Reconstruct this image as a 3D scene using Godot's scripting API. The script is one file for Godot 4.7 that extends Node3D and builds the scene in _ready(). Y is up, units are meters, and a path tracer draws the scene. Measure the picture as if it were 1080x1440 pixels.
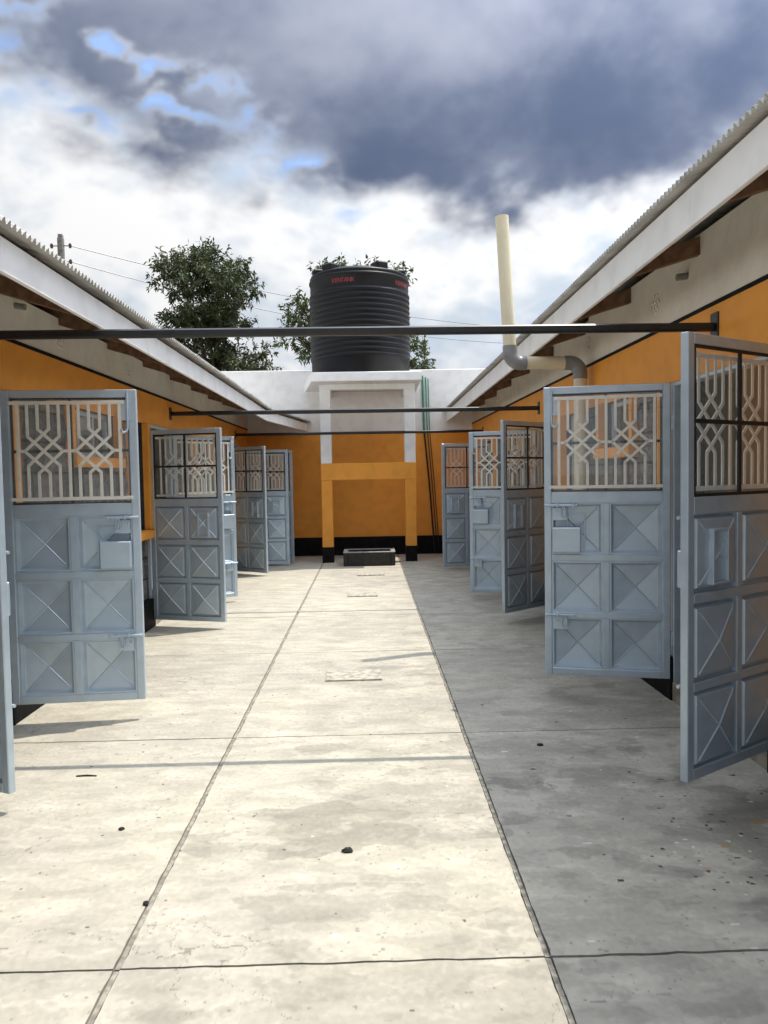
extends Node3D
# Courtyard between two low rows of rooms. x to the right, y up, depth d runs along -z from the camera's feet.

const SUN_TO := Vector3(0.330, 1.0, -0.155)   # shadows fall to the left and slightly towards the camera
const XL := -2.38     # face of the left wall
const XR := 2.11      # face of the right wall
const DB := 15.45     # face of the end wall

var mats := {}
var tex := {}
var taken := {}
var rng := RandomNumberGenerator.new()

# ------------------------------------------------------------------ helpers
func p3(x: float, y: float, d: float) -> Vector3:
	return Vector3(x, y, -d)

func lin(r: float, g: float, b: float, a := 1.0) -> Color:
	var c := Color(r, g, b).linear_to_srgb()
	c.a = a
	return c

func start(smooth := false) -> SurfaceTool:
	var st := SurfaceTool.new()
	st.begin(Mesh.PRIMITIVE_TRIANGLES)
	st.set_smooth_group(1 if smooth else -1)
	return st

func done(st: SurfaceTool) -> ArrayMesh:
	st.generate_normals()
	return st.commit()

func numbered(called: String) -> String:
	if not taken.has(called):
		taken[called] = 0
		return called
	taken[called] += 1
	return "%s_%03d" % [called, taken[called]]

func thing(called: String, label: String, category: String, at := Vector3.ZERO, group := "") -> Node3D:
	var o := Node3D.new()
	o.name = numbered(called)
	add_child(o)
	o.position = at
	o.set_meta("label", label)
	o.set_meta("category", category)
	if group != "":
		o.set_meta("group", group)
	return o

func part(called: String, mesh: Mesh, m: Material, parent: Node3D, xf := Transform3D()) -> MeshInstance3D:
	var o := MeshInstance3D.new()
	o.name = called
	o.mesh = mesh
	o.material_override = m
	o.transform = xf
	parent.add_child(o, true)
	return o

func node(called: String, parent: Node3D, xf := Transform3D()) -> Node3D:
	var o := Node3D.new()
	o.name = called
	o.transform = xf
	parent.add_child(o, true)
	return o

func tri(st: SurfaceTool, a: Vector3, b: Vector3, c: Vector3) -> void:   # a, b, c counter-clockwise from outside
	st.add_vertex(a); st.add_vertex(c); st.add_vertex(b)

func quad(st: SurfaceTool, a: Vector3, b: Vector3, c: Vector3, d: Vector3) -> void:
	tri(st, a, b, c); tri(st, a, c, d)

func quad_out(st: SurfaceTool, a: Vector3, b: Vector3, c: Vector3, d: Vector3, out: Vector3) -> void:
	if (b - a).cross(c - a).dot(out) < 0.0:
		quad(st, a, d, c, b)
	else:
		quad(st, a, b, c, d)

func box(st: SurfaceTool, lo: Vector3, hi: Vector3, bev := 0.0, xf := Transform3D()) -> void:
	var l := Vector3(minf(lo.x, hi.x), minf(lo.y, hi.y), minf(lo.z, hi.z))
	var u := Vector3(maxf(lo.x, hi.x), maxf(lo.y, hi.y), maxf(lo.z, hi.z))
	var c := (l + u) * 0.5
	var h := (u - l) * 0.5
	var b := minf(bev, minf(h.x, minf(h.y, h.z)) * 0.8)
	for ax in 3:
		var i := (ax + 1) % 3
		var j := (ax + 2) % 3
		for s in [-1.0, 1.0]:
			var q := []
			for e in [[-1.0, -1.0], [1.0, -1.0], [1.0, 1.0], [-1.0, 1.0]]:
				var v := Vector3.ZERO
				v[ax] = s * h[ax]
				v[i] = e[0] * (h[i] - b)
				v[j] = e[1] * (h[j] - b)
				q.append(xf * (c + v))
			if s > 0:
				quad(st, q[0], q[1], q[2], q[3])
			else:
				quad(st, q[3], q[2], q[1], q[0])
		if b > 0.0:
			for si in [-1.0, 1.0]:
				for sj in [-1.0, 1.0]:
					var q2 := []
					for e in [[0, -1.0], [0, 1.0], [1, 1.0], [1, -1.0]]:
						var v := Vector3.ZERO
						v[ax] = e[1] * (h[ax] - b)
						v[i] = si * (h[i] - (b if e[0] == 0 else 0.0))
						v[j] = sj * (h[j] - (0.0 if e[0] == 0 else b))
						q2.append(xf * (c + v))
					var o := Vector3.ZERO
					o[i] = si
					o[j] = sj
					quad_out(st, q2[0], q2[1], q2[2], q2[3], xf.basis * o)
	if b > 0.0:
		for sx in [-1.0, 1.0]:
			for sy in [-1.0, 1.0]:
				for sz in [-1.0, 1.0]:
					var s := Vector3(sx, sy, sz)
					var a := xf * (c + s * (h - Vector3(0, b, b)))
					var d := xf * (c + s * (h - Vector3(b, 0, b)))
					var e := xf * (c + s * (h - Vector3(b, b, 0)))
					if sx * sy * sz > 0:
						tri(st, a, d, e)
					else:
						tri(st, a, e, d)

func bar(st: SurfaceTool, a: Vector3, b: Vector3, w: float, t: float, up: Vector3, bev := 0.0) -> void:  # flat bar: w across, t along up
	var x := (b - a).normalized()
	var z := x.cross(up).normalized()
	var y := z.cross(x)
	var xf := Transform3D(Basis(x, y, z), a)
	box(st, Vector3(0, -t / 2, -w / 2), Vector3((b - a).length(), t / 2, w / 2), bev, xf)

func tube(st: SurfaceTool, pts: Array, radii: Array, n := 10, caps := true) -> void:
	var rings := []
	var side := Vector3.ZERO
	for k in pts.size():
		var dir: Vector3 = (pts[mini(k + 1, pts.size() - 1)] - pts[maxi(k - 1, 0)]).normalized()
		if k == 0:
			side = dir.cross(Vector3.UP if absf(dir.y) < 0.9 else Vector3.RIGHT).normalized()
		else:
			side = (side - dir * side.dot(dir)).normalized()
		var other := dir.cross(side)
		var r: float = radii[mini(k, radii.size() - 1)]
		var ring := []
		for s in n:
			var a := TAU * s / n
			ring.append(pts[k] + (side * cos(a) + other * sin(a)) * r)
		rings.append(ring)
	st.set_smooth_group(1)
	for k in pts.size() - 1:
		for s in n:
			var s2 := (s + 1) % n
			quad(st, rings[k][s], rings[k][s2], rings[k + 1][s2], rings[k + 1][s])
	if caps:
		st.set_smooth_group(-1)
		var last: int = pts.size() - 1
		for s in range(1, n - 1):
			tri(st, rings[0][0], rings[0][s + 1], rings[0][s])
			tri(st, rings[last][0], rings[last][s], rings[last][s + 1])

func lathe(st: SurfaceTool, profile: Array, n := 48) -> void:   # profile: Vector2(radius, y) from bottom to top
	for k in profile.size() - 1:
		var a: Vector2 = profile[k]
		var b: Vector2 = profile[k + 1]
		for s in n:
			var t0 := TAU * s / n
			var t1 := TAU * (s + 1) / n
			var q0 := Vector3(a.x * cos(t0), a.y, a.x * sin(t0))
			var q1 := Vector3(a.x * cos(t1), a.y, a.x * sin(t1))
			var q2 := Vector3(b.x * cos(t1), b.y, b.x * sin(t1))
			var q3 := Vector3(b.x * cos(t0), b.y, b.x * sin(t0))
			if a.x > 0.001:
				tri(st, q0, q2, q1)
			if b.x > 0.001:
				tri(st, q0, q3, q2)

# ------------------------------------------------------------------ materials
func grey_noise(freq: float, octaves: int, low: float, high: float, seed_: int, kind := FastNoiseLite.TYPE_SIMPLEX_SMOOTH, size := 512) -> ImageTexture:
	var n := FastNoiseLite.new()
	n.noise_type = kind
	n.frequency = freq
	n.fractal_octaves = octaves
	n.seed = seed_
	var im := n.get_seamless_image(size, size)
	im.convert(Image.FORMAT_L8)
	var by := im.get_data()
	for i in by.size():
		by[i] = int(clampf(lerpf(low, high, by[i] / 255.0), 0.0, 1.0) * 255.0)
	return ImageTexture.create_from_image(Image.create_from_data(size, size, false, Image.FORMAT_L8, by))

func surf(called: String, c: Color, rough := 0.8, albedo_tex: Texture2D = null, scale_ := 1.0, bump_tex: Texture2D = null, bump := 0.0, world := true) -> StandardMaterial3D:
	var m := StandardMaterial3D.new()
	m.resource_name = called
	m.albedo_color = c
	m.roughness = rough
	if albedo_tex or bump_tex:
		m.uv1_triplanar = true
		m.uv1_world_triplanar = world
		m.uv1_scale = Vector3.ONE * scale_
	if albedo_tex:
		m.albedo_texture = albedo_tex
	if bump_tex:
		m.heightmap_enabled = true
		m.heightmap_texture = bump_tex
		m.heightmap_scale = bump
	mats[called] = m
	return m

func make_materials() -> void:
	tex.mottle = grey_noise(0.012, 5, 0.70, 1.15, 3)
	tex.mottle_low = grey_noise(0.008, 6, 0.95, 1.03, 5)
	tex.grain = grey_noise(0.06, 4, 0.0, 1.0, 7)
	tex.rough = grey_noise(0.02, 5, 0.0, 1.0, 9)
	surf("orange_paint", lin(0.90, 0.37, 0.048), 0.6, tex.mottle_low, 0.7, tex.rough, 0.25)
	surf("cream_paint", lin(0.82, 0.77, 0.68), 0.8, tex.mottle_low, 0.6, tex.rough, 0.35)
	surf("white_paint", lin(0.92, 0.92, 0.91), 0.7, tex.mottle_low, 0.8, tex.rough, 0.12)
	surf("black_paint", lin(0.010, 0.010, 0.011), 0.65, tex.mottle, 0.8, tex.rough, 0.2)
	surf("black_steel", lin(0.016, 0.016, 0.018), 0.38, tex.mottle, 1.5)
	mats.black_paint.metallic_specular = 0.25
	surf("door_paint", lin(0.53, 0.63, 0.72), 0.40, tex.mottle_low, 1.3, tex.grain, 0.02, false)
	mats.door_paint.metallic = 0.4      # blue-grey paint with aluminium flake
	surf("grille_paint", lin(0.86, 0.83, 0.75), 0.5, tex.mottle_low, 2.0, null, 0.0, false)
	surf("gasket", lin(0.014, 0.015, 0.016), 0.6)
	surf("stone", lin(0.185, 0.18, 0.175), 0.9, tex.mottle, 1.7, tex.rough, 1.6)
	surf("stone_dark", lin(0.12, 0.118, 0.117), 0.9, tex.mottle, 1.9, tex.rough, 1.6)
	surf("mortar", lin(0.045, 0.043, 0.042), 0.95, tex.mottle, 2.0)
	surf("timber", lin(0.22, 0.12, 0.066), 0.85, tex.mottle, 1.3, tex.grain, 0.2)
	surf("roof_metal", lin(0.60, 0.59, 0.57), 0.5, tex.mottle, 0.5)
	mats.roof_metal.metallic = 0.15
	surf("room_plaster", lin(0.50, 0.42, 0.30), 0.85, tex.mottle_low, 0.8)
	surf("room_floor", lin(0.22, 0.2, 0.18), 0.8, tex.mottle, 0.6)
	surf("step_concrete", lin(0.40, 0.345, 0.27), 0.9, tex.mottle, 0.9, tex.rough, 0.3)
	surf("joint_sand", lin(0.315, 0.292, 0.245), 0.95, tex.mottle, 2.5, tex.rough, 0.6)
	surf("joint_bed", lin(0.05, 0.048, 0.044), 0.95, tex.mottle, 2.0)
	surf("tank_plastic", lin(0.008, 0.0083, 0.010), 0.45, tex.mottle_low, 0.7)
	mats.tank_plastic.metallic_specular = 0.36
	surf("red_print", lin(0.20, 0.020, 0.022), 0.5)
	surf("cream_pvc", lin(0.74, 0.66, 0.47), 0.35, tex.mottle_low, 0.9)
	surf("grey_pvc", lin(0.24, 0.245, 0.25), 0.35, tex.mottle_low, 2.0)
	surf("green_pipe", lin(0.03, 0.22, 0.13), 0.4)
	surf("dark_pipe", lin(0.012, 0.013, 0.012), 0.5)
	surf("pole_concrete", lin(0.26, 0.26, 0.24), 0.9, tex.mottle, 0.8)
	surf("porcelain", lin(0.09, 0.05, 0.035), 0.25)
	surf("wire", lin(0.30, 0.30, 0.30), 0.45)
	mats.wire.metallic = 0.6
	surf("bark", lin(0.07, 0.055, 0.04), 0.95, tex.mottle, 1.5)
	surf("earth", lin(0.17, 0.115, 0.07), 0.98, tex.mottle, 0.12)
	surf("debris", lin(0.03, 0.029, 0.028), 0.95, tex.mottle, 8.0)
	surf("cover_concrete", lin(0.43, 0.405, 0.345), 0.9, tex.mottle, 1.8, tex.rough, 0.3)
	surf("blue_plastic", lin(0.45, 0.55, 0.6), 0.4)
	surf("basin_black", lin(0.02, 0.018, 0.017), 0.55, tex.mottle, 1.4, tex.rough, 0.4)
	surf("basin_rim", lin(0.36, 0.35, 0.33), 0.85, tex.mottle, 1.4)
	var leaf := surf("leaf", Color.WHITE, 0.55)
	leaf.vertex_color_use_as_albedo = true
	leaf.backlight_enabled = true
	leaf.backlight = lin(0.25, 0.3, 0.1)
	leaf.cull_mode = BaseMaterial3D.CULL_DISABLED
	var glass := surf("glass", Color(0.9, 0.95, 0.95, 0.06), 0.02)
	glass.transparency = BaseMaterial3D.TRANSPARENCY_ALPHA

# ------------------------------------------------------------------ sky
const SKY_W := 3072
const SKY_H := 1536
# thin places in the cloud: azimuth, elevation, half width, half height, depth
const GAPS := [[-5.2, 20.2, 2.8, 1.3, 1.0], [-13.8, 27.2, 1.9, 1.0, 1.0], [-26.5, 28.0, 3.0, 1.2, 1.0], [-11.5, 24.2, 3.2, 0.8, 0.8], [4.2, 6.0, 4.5, 1.4, 0.55], [10.0, 8.0, 3.0, 1.6, 0.6], [-20.0, 24.0, 3.0, 0.7, 0.8], [-24.0, 30.5, 2.2, 0.9, 0.8]]
var sky_rows := []
var sn := []

func sky_at(el: float, az: float, dir: Vector3) -> Vector3:    # el, az in degrees; az 0 is along the courtyard, positive to the right
	var w1: float = sn[0].get_noise_3dv(dir * 1.6)
	var w2: float = sn[0].get_noise_3dv(dir * 1.6 + Vector3(7, 3, 11))
	var q := Vector3(dir.x + 0.05 * w1, dir.y * 1.55 + 0.05 * w2, dir.z)
	var f: float = sn[1].get_noise_3dv(q * 2.6)
	var g: float = sn[2].get_noise_3dv(q * 7.5)
	g += 0.20 * sn[2].get_noise_3dv(q * 27.0)
	var framed := absf(az) < 42.0 and el < 42.0
	# blue air
	var c := Vector3(0.15, 0.235, 0.43).lerp(Vector3(0.26, 0.35, 0.50), clampf(1.0 - el / 36.0, 0.0, 1.0))
	# bright cumulus
	var cover := 0.70 + 0.75 * f + 0.40 * g + 0.25 * smoothstep(34.0, 12.0, el)
	for h in [] if not framed else GAPS:
		var e := Vector2((az + 9.0 * g + 5.0 * f - h[0]) / h[2], (el + 3.5 * f + 3.0 * w2 - 3.0 * g - h[1]) / h[3]).length_squared()
		cover -= h[4] * exp(-e) * (1.0 + 1.6 * g)
	cover = smoothstep(-0.12, 0.72, cover)
	var billow := 1.0 - 2.6 * absf(sn[2].get_noise_3dv(q * 6.0 + Vector3(3, 5, 1))) - 1.1 * absf(sn[2].get_noise_3dv(q * 15.0))
	var shade := 0.30 + 0.40 * billow + 0.40 * g + 0.60 * f + 0.25 * w1 + 0.32 * exp(-pow((el - 17.0) / 4.0, 2.0))
	var white := Vector3(0.305, 0.345, 0.395).lerp(Vector3(0.50, 0.50, 0.50), smoothstep(-0.05, 1.02, shade))
	c = c.lerp(white, cover)
	# grey deck whose ragged lower edge lies some 20 degrees up
	var edge := 19.0 + 2.0 * w2
	if framed:
		edge += 3.6 * exp(-pow((az + 25.0) / 13.0, 2.0)) - 3.0 * exp(-pow((az - 12.0) / 9.0, 2.0)) + 0.8 * exp(-pow((az - 29.0) / 5.0, 2.0))
	var deck := smoothstep(-1.6, 3.4, el - edge + 3.2 * f + 3.4 * g)
	deck *= smoothstep(0.0, 0.35, 0.35 + (0.75 if framed else 0.0) * smoothstep(42.0, 32.0, el) * smoothstep(42.0, 32.0, absf(az)) + 0.45 * smoothstep(50.0, 30.0, el) * smoothstep(80.0, 40.0, absf(az)) - 0.45 * smoothstep(36.0, 56.0, el) + 1.2 * f)
	for h in [] if not framed else GAPS:
		if h[1] > 15.0:
			var e := Vector2((az + 9.0 * g + 5.0 * f - h[0]) / h[2], (el + 3.5 * f + 3.0 * w2 - 3.0 * g - h[1]) / h[3]).length_squared()
			deck *= 1.0 - clampf(0.95 * h[4] * exp(-e) * (1.0 + 1.0 * g), 0.0, 1.0)
	var thick := 0.50 + 0.75 * w1 + 0.42 * f + 0.30 * g
	if framed:
		thick += 0.42 * exp(-pow((az - 14.0) / 13.0, 2.0) - pow((el - 22.5) / 4.2, 2.0)) + 0.16 * exp(-pow((az - 4.0) / 12.0, 2.0)) - 0.16 * smoothstep(-10.0, -26.0, az) + 0.22 * smoothstep(2.0, 18.0, az) * smoothstep(20.0, 26.0, el)
	var grey := Vector3(0.168, 0.182, 0.226).lerp(Vector3(0.050, 0.066, 0.108), smoothstep(0.0, 1.0, thick))
	c = c.lerp(grey, clampf(deck, 0.0, 1.0))
	# sky glow added around the unseen sun, strong enough to fill the shade
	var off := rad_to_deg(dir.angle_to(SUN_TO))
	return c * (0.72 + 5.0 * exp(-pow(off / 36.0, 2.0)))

func sky_row(y: int) -> void:
	var row := PackedFloat32Array()
	row.resize(SKY_W * 3)
	var el := 90.0 - (y + 0.5) / SKY_H * 180.0
	var ce := cos(deg_to_rad(el))
	var se := sin(deg_to_rad(el))
	for x in SKY_W:
		var az := (x + 0.5) / SKY_W * 360.0
		var a := deg_to_rad(az)
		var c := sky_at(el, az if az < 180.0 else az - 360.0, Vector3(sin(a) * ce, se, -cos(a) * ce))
		row[x * 3] = c.x
		row[x * 3 + 1] = c.y
		row[x * 3 + 2] = c.z
	sky_rows[y] = row

func make_sky() -> PanoramaSkyMaterial:
	for s in [[11, 0.8, 3], [23, 1.0, 6], [37, 1.0, 5]]:
		var n := FastNoiseLite.new()
		n.seed = s[0]
		n.frequency = s[1]
		n.fractal_octaves = s[2]
		n.noise_type = FastNoiseLite.TYPE_SIMPLEX_SMOOTH
		sn.append(n)
	var half := SKY_H / 2
	sky_rows.resize(half)
	var task := WorkerThreadPool.add_group_task(sky_row, half)
	WorkerThreadPool.wait_for_group_task_completion(task)
	var all := PackedFloat32Array()
	for y in half:
		all.append_array(sky_rows[y])
	var below := PackedFloat32Array()
	below.resize(SKY_W * 3)
	for x in SKY_W:
		below[x * 3] = 0.36; below[x * 3 + 1] = 0.34; below[x * 3 + 2] = 0.30
	for y in half:
		all.append_array(below)
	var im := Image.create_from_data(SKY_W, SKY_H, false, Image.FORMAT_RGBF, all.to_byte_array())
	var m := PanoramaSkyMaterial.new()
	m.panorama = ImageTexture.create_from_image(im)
	m.filter = true
	return m

# ------------------------------------------------------------------ courtyard floor
const FT := 1792
const FX0 := -2.6
const FX1 := 2.6
const FD0 := 1.6
const FD1 := 16.0
var floor_rows := []
var height_rows := []
var fn := []
var stains := []
var specks := {}

func floor_row(y: int) -> void:
	var row := PackedByteArray()
	row.resize(FT * 3)
	var hr := PackedByteArray()
	hr.resize(FT)
	var d := FD0 + (y + 0.5) / FT * (FD1 - FD0)
	for x in FT:
		var wx := FX0 + (x + 0.5) / FT * (FX1 - FX0)
		var big: float = fn[0].get_noise_2d(wx, d)
		var mid: float = fn[1].get_noise_2d(wx * 1.0, d * 1.5)
		var fine: float = fn[2].get_noise_2d(wx, d)
		var flake: float = fn[3].get_noise_2d(wx + 0.05 * mid, d * 1.9)
		var streak: float = fn[5].get_noise_2d(wx * 0.55, d * 2.6)
		var v := 1.0 + 0.16 * big + 0.12 * mid + 0.10 * fine + 0.14 * streak
		# worn darker skin with a ragged outline
		var worn := smoothstep(0.14, 0.20, flake + 0.35 * big - 0.06)
		v *= 1.0 - 0.10 * worn
		# pale scoured flecks
		v *= 1.0 + 0.10 * smoothstep(0.32, 0.42, -flake + 0.25 * fine)
		var warm := 0.5 + 0.9 * big
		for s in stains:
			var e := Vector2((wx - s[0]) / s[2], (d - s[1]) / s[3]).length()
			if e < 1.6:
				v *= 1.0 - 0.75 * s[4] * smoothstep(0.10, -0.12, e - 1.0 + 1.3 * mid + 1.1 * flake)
		# pits and chips
		var pit: float = fn[4].get_noise_2d(wx, d * 1.4)
		var hole := smoothstep(0.70, 0.78, pit + 0.30 * mid + 0.10 * big)
		v *= 1.0 - 0.40 * hole
		# hairline cracks
		var cn: float = fn[6].get_noise_2d(wx + 0.03 * fine, d)
		v *= 1.0 - 0.45 * smoothstep(0.0060, 0.0015, absf(cn)) * smoothstep(0.02, 0.20, -big + 0.3 * mid)
		# trowel sweeps
		v *= 1.0 + 0.05 * sin(60.0 * (wx * 0.35 + d + 0.16 * mid + 0.25 * big)) * smoothstep(-0.1, 0.3, streak)
		v = clampf(v, 0.15, 1.5)
		row[x * 3] = int(255.0 * clampf(pow(clampf(0.405 * v, 0.0, 1.0), 0.4545), 0.0, 1.0))
		row[x * 3 + 1] = int(255.0 * clampf(pow(clampf((0.378 + 0.003 * warm) * v, 0.0, 1.0), 0.4545), 0.0, 1.0))
		row[x * 3 + 2] = int(255.0 * clampf(pow(clampf((0.324 - 0.013 * warm) * v, 0.0, 1.0), 0.4545), 0.0, 1.0))
		hr[x] = int(clampf(128.0 + 60.0 * fine + 40.0 * mid - 50.0 * worn - 70.0 * hole, 0.0, 255.0))
	if specks.has(y):
		for s in specks[y]:
			for k in range(s[0], s[1]):
				if k >= 0 and k < FT:
					row[k * 3] = s[2]; row[k * 3 + 1] = s[3]; row[k * 3 + 2] = s[4]
	floor_rows[y] = row
	height_rows[y] = hr

func add_speck(x: float, d: float, rx: float, rd: float, c: Color) -> void:   # a splash or chip with a ragged outline
	var cx := (x - FX0) / (FX1 - FX0) * FT
	var cy := (d - FD0) / (FD1 - FD0) * FT
	var hx := rx / (FX1 - FX0) * FT
	var hy := maxf(rd / (FD1 - FD0) * FT, 0.6)
	for yy in range(int(floor(cy - hy)), int(ceil(cy + hy)) + 1):
		var t := (yy + 0.5 - cy) / hy
		if absf(t) >= 1.0:
			continue
		var w := sqrt(1.0 - t * t) * hx * rng.randf_range(0.55, 1.15)
		var sh := rng.randf_range(-0.25, 0.25) * hx
		if not specks.has(yy):
			specks[yy] = []
		specks[yy].append([int(cx + sh - w), int(cx + sh + w) + 1, c.r8, c.g8, c.b8])

func make_floor_material() -> StandardMaterial3D:
	for s in [[41, 0.55, 4], [43, 2.4, 5], [47, 26.0, 3], [53, 3.1, 6], [59, 21.0, 2], [61, 2.6, 5], [67, 0.9, 4]]:
		var n := FastNoiseLite.new()
		n.seed = s[0]
		n.frequency = s[1]
		n.fractal_octaves = s[2]
		n.noise_type = FastNoiseLite.TYPE_SIMPLEX_SMOOTH
		fn.append(n)
	# grey patches seen in the photograph: x, depth, half width, half length, strength
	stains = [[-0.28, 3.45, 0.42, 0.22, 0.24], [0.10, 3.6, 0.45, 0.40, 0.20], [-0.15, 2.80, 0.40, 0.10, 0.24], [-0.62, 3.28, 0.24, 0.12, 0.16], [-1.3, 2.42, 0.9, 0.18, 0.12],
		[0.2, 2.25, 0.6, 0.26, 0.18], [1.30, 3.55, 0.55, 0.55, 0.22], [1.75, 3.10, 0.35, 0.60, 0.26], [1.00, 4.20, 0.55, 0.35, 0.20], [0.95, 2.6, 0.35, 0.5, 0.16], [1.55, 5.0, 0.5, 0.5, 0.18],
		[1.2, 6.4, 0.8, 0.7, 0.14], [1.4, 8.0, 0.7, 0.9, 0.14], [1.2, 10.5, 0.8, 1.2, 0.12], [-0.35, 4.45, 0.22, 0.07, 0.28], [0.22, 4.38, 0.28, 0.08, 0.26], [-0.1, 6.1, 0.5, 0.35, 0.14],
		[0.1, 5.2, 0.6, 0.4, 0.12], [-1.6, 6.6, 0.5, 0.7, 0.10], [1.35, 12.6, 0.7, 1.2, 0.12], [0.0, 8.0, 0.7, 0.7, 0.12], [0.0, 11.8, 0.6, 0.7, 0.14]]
	rng.seed = 77
	var black := lin(0.035, 0.033, 0.032)
	var pale := lin(0.60, 0.59, 0.55)
	for k in 80:      # paint chips and crumbs before the near right door
		var x := 1.62 + rng.randfn(0.0, 0.30)
		var d := 3.18 + rng.randfn(0.0, 0.32)
		add_speck(x, d, rng.randf_range(0.003, 0.012), rng.randf_range(0.003, 0.008), black if rng.randf() < 0.62 else pale)
	for k in 46:
		add_speck(rng.randf_range(0.7, 2.05), rng.randf_range(2.3, 9.0), rng.randf_range(0.004, 0.020), rng.randf_range(0.003, 0.008), pale if rng.randf() < 0.6 else black)
	for k in 70:      # crumbs on the left slabs
		add_speck(-1.35 + rng.randfn(0.0, 0.42), rng.randf_range(2.3, 8.6), rng.randf_range(0.003, 0.009), rng.randf_range(0.003, 0.006), lin(0.08, 0.075, 0.065))
	for k in 40:
		add_speck(rng.randf_range(-0.8, 0.55), rng.randf_range(2.2, 9.0), rng.randf_range(0.003, 0.012), rng.randf_range(0.003, 0.006), lin(0.10, 0.095, 0.085) if rng.randf() < 0.7 else pale)
	var rust := lin(0.36, 0.235, 0.12)
	add_speck(1.74, 3.38, 0.05, 0.018, rust); add_speck(1.49, 3.17, 0.035, 0.014, rust); add_speck(1.33, 2.99, 0.02, 0.010, lin(0.40, 0.27, 0.16))
	floor_rows.resize(FT)
	height_rows.resize(FT)
	var task := WorkerThreadPool.add_group_task(floor_row, FT)
	WorkerThreadPool.wait_for_group_task_completion(task)
	var a := PackedByteArray()
	var h := PackedByteArray()
	for y in FT:
		a.append_array(floor_rows[y])
		h.append_array(height_rows[y])
	var m := surf("courtyard_concrete", Color.WHITE, 0.88)
	m.albedo_texture = ImageTexture.create_from_image(Image.create_from_data(FT, FT, false, Image.FORMAT_RGB8, a))
	m.heightmap_enabled = true
	m.heightmap_texture = ImageTexture.create_from_image(Image.create_from_data(FT, FT, false, Image.FORMAT_L8, h))
	m.heightmap_scale = 0.35
	return m

func slab(x0: float, x1: float, d0: float, d1: float, top: float, gap_x: float, gap_d: float) -> ArrayMesh:
	var n := FastNoiseLite.new()
	n.seed = 71
	n.frequency = 3.0
	n.fractal_octaves = 5
	var pts := PackedVector2Array()
	var nx := 40
	var nd := 60
	for k in nx:
		var x := lerpf(x0 + gap_x, x1 - gap_x, float(k) / nx)
		pts.append(Vector2(x, d0 + gap_d + 0.006 * n.get_noise_2d(x * 2.0, d0 * 7.0) + rng.randf_range(0.0, 0.0016)))
	for k in nd:
		var d := lerpf(d0 + gap_d, d1 - gap_d, float(k) / nd)
		pts.append(Vector2(x1 - gap_x + 0.004 * n.get_noise_2d(x1 * 7.0, d * 2.0) - rng.randf_range(0.0, 0.003), d))
	for k in nx:
		var x := lerpf(x1 - gap_x, x0 + gap_x, float(k) / nx)
		pts.append(Vector2(x, d1 - gap_d + 0.006 * n.get_noise_2d(x * 2.0, d1 * 7.0) - rng.randf_range(0.0, 0.0016)))
	for k in nd:
		var d := lerpf(d1 - gap_d, d0 + gap_d, float(k) / nd)
		pts.append(Vector2(x0 + gap_x + 0.004 * n.get_noise_2d(x0 * 7.0, d * 2.0) + rng.randf_range(0.0, 0.003), d))
	var st := start()
	var uv := func(p: Vector2) -> Vector2: return Vector2((p.x - FX0) / (FX1 - FX0), (p.y - FD0) / (FD1 - FD0))
	var idx := Geometry2D.triangulate_polygon(pts)
	for k in range(0, idx.size(), 3):
		var a := pts[idx[k]]
		var b := pts[idx[k + 1]]
		var c := pts[idx[k + 2]]
		if (b - a).cross(c - a) < 0.0:
			var t := b
			b = c
			c = t
		for q in [a, c, b]:
			st.set_uv(uv.call(q))
			st.add_vertex(p3(q.x, top, q.y))
	for k in pts.size():
		var a := pts[k]
		var b := pts[(k + 1) % pts.size()]
		var va := p3(a.x, top, a.y)
		var vb := p3(b.x, top, b.y)
		var lo := Vector3(0, -0.04, 0)
		for q in [[va, a], [vb, b], [vb + lo, b], [va, a], [vb + lo, b], [va + lo, a]]:
			st.set_uv(uv.call(q[1]))
			st.add_vertex(q[0])
	return done(st)

func make_floor() -> void:
	var st := start()
	quad(st, p3(-400, -0.06, -400), p3(400, -0.06, -400), p3(400, -0.06, 400), p3(-400, -0.06, 400))
	var g := part("ground", done(st), mats.earth, self)
	g.set_meta("kind", "structure")
	g.set_meta("label", "bare earth around and beyond the buildings")
	st = start()
	box(st, p3(-9, -0.055, -14), p3(9, -0.008, -2.0))  # added outside the view to reflect sunlight onto the doors
	var yard := part("added_yard_floor", done(st), mats.cover_concrete, self)
	yard.set_meta("kind", "structure")
	yard.set_meta("label", "pale concrete yard added unseen behind the viewer for bounce light")
	var fl := node("courtyard_floor", self)
	fl.set_meta("kind", "structure")
	fl.set_meta("label", "pale worn concrete slabs paving the courtyard")
	st = start()
	box(st, p3(XL - 0.05, -0.05, -2.0), p3(XR + 0.05, -0.020, DB + 0.05))
	part("joint_bed", done(st), mats.joint_bed, fl)
	var m := make_floor_material()
	var xs := [XL - 0.02, -0.85, 0.566, XR + 0.02]
	var ds := [-1.9, 0.22, 2.46, 4.68, 6.94, 8.75, 11.0, 13.25, DB]
	rng.seed = 5
	for i in 3:
		for j in ds.size() - 1:
			part("concrete_slab", slab(xs[i], xs[i + 1], ds[j], ds[j + 1], rng.randf_range(-0.0015, 0.0015), 0.0115, 0.0050 if j == 1 else 0.0040), m, fl)
	for x in [-0.85, 0.566]:
		for j in ds.size() - 1:
			st = start()
			box(st, p3(x - 0.0082, -0.022, ds[j] + 0.004), p3(x + 0.0082, -0.0035, ds[j + 1] - 0.004))
			part("joint_filler", done(st), mats.joint_sand, fl)

# ------------------------------------------------------------------ doors
var door_mesh := {}
const DW := 0.85
const DH := 2.05

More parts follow.
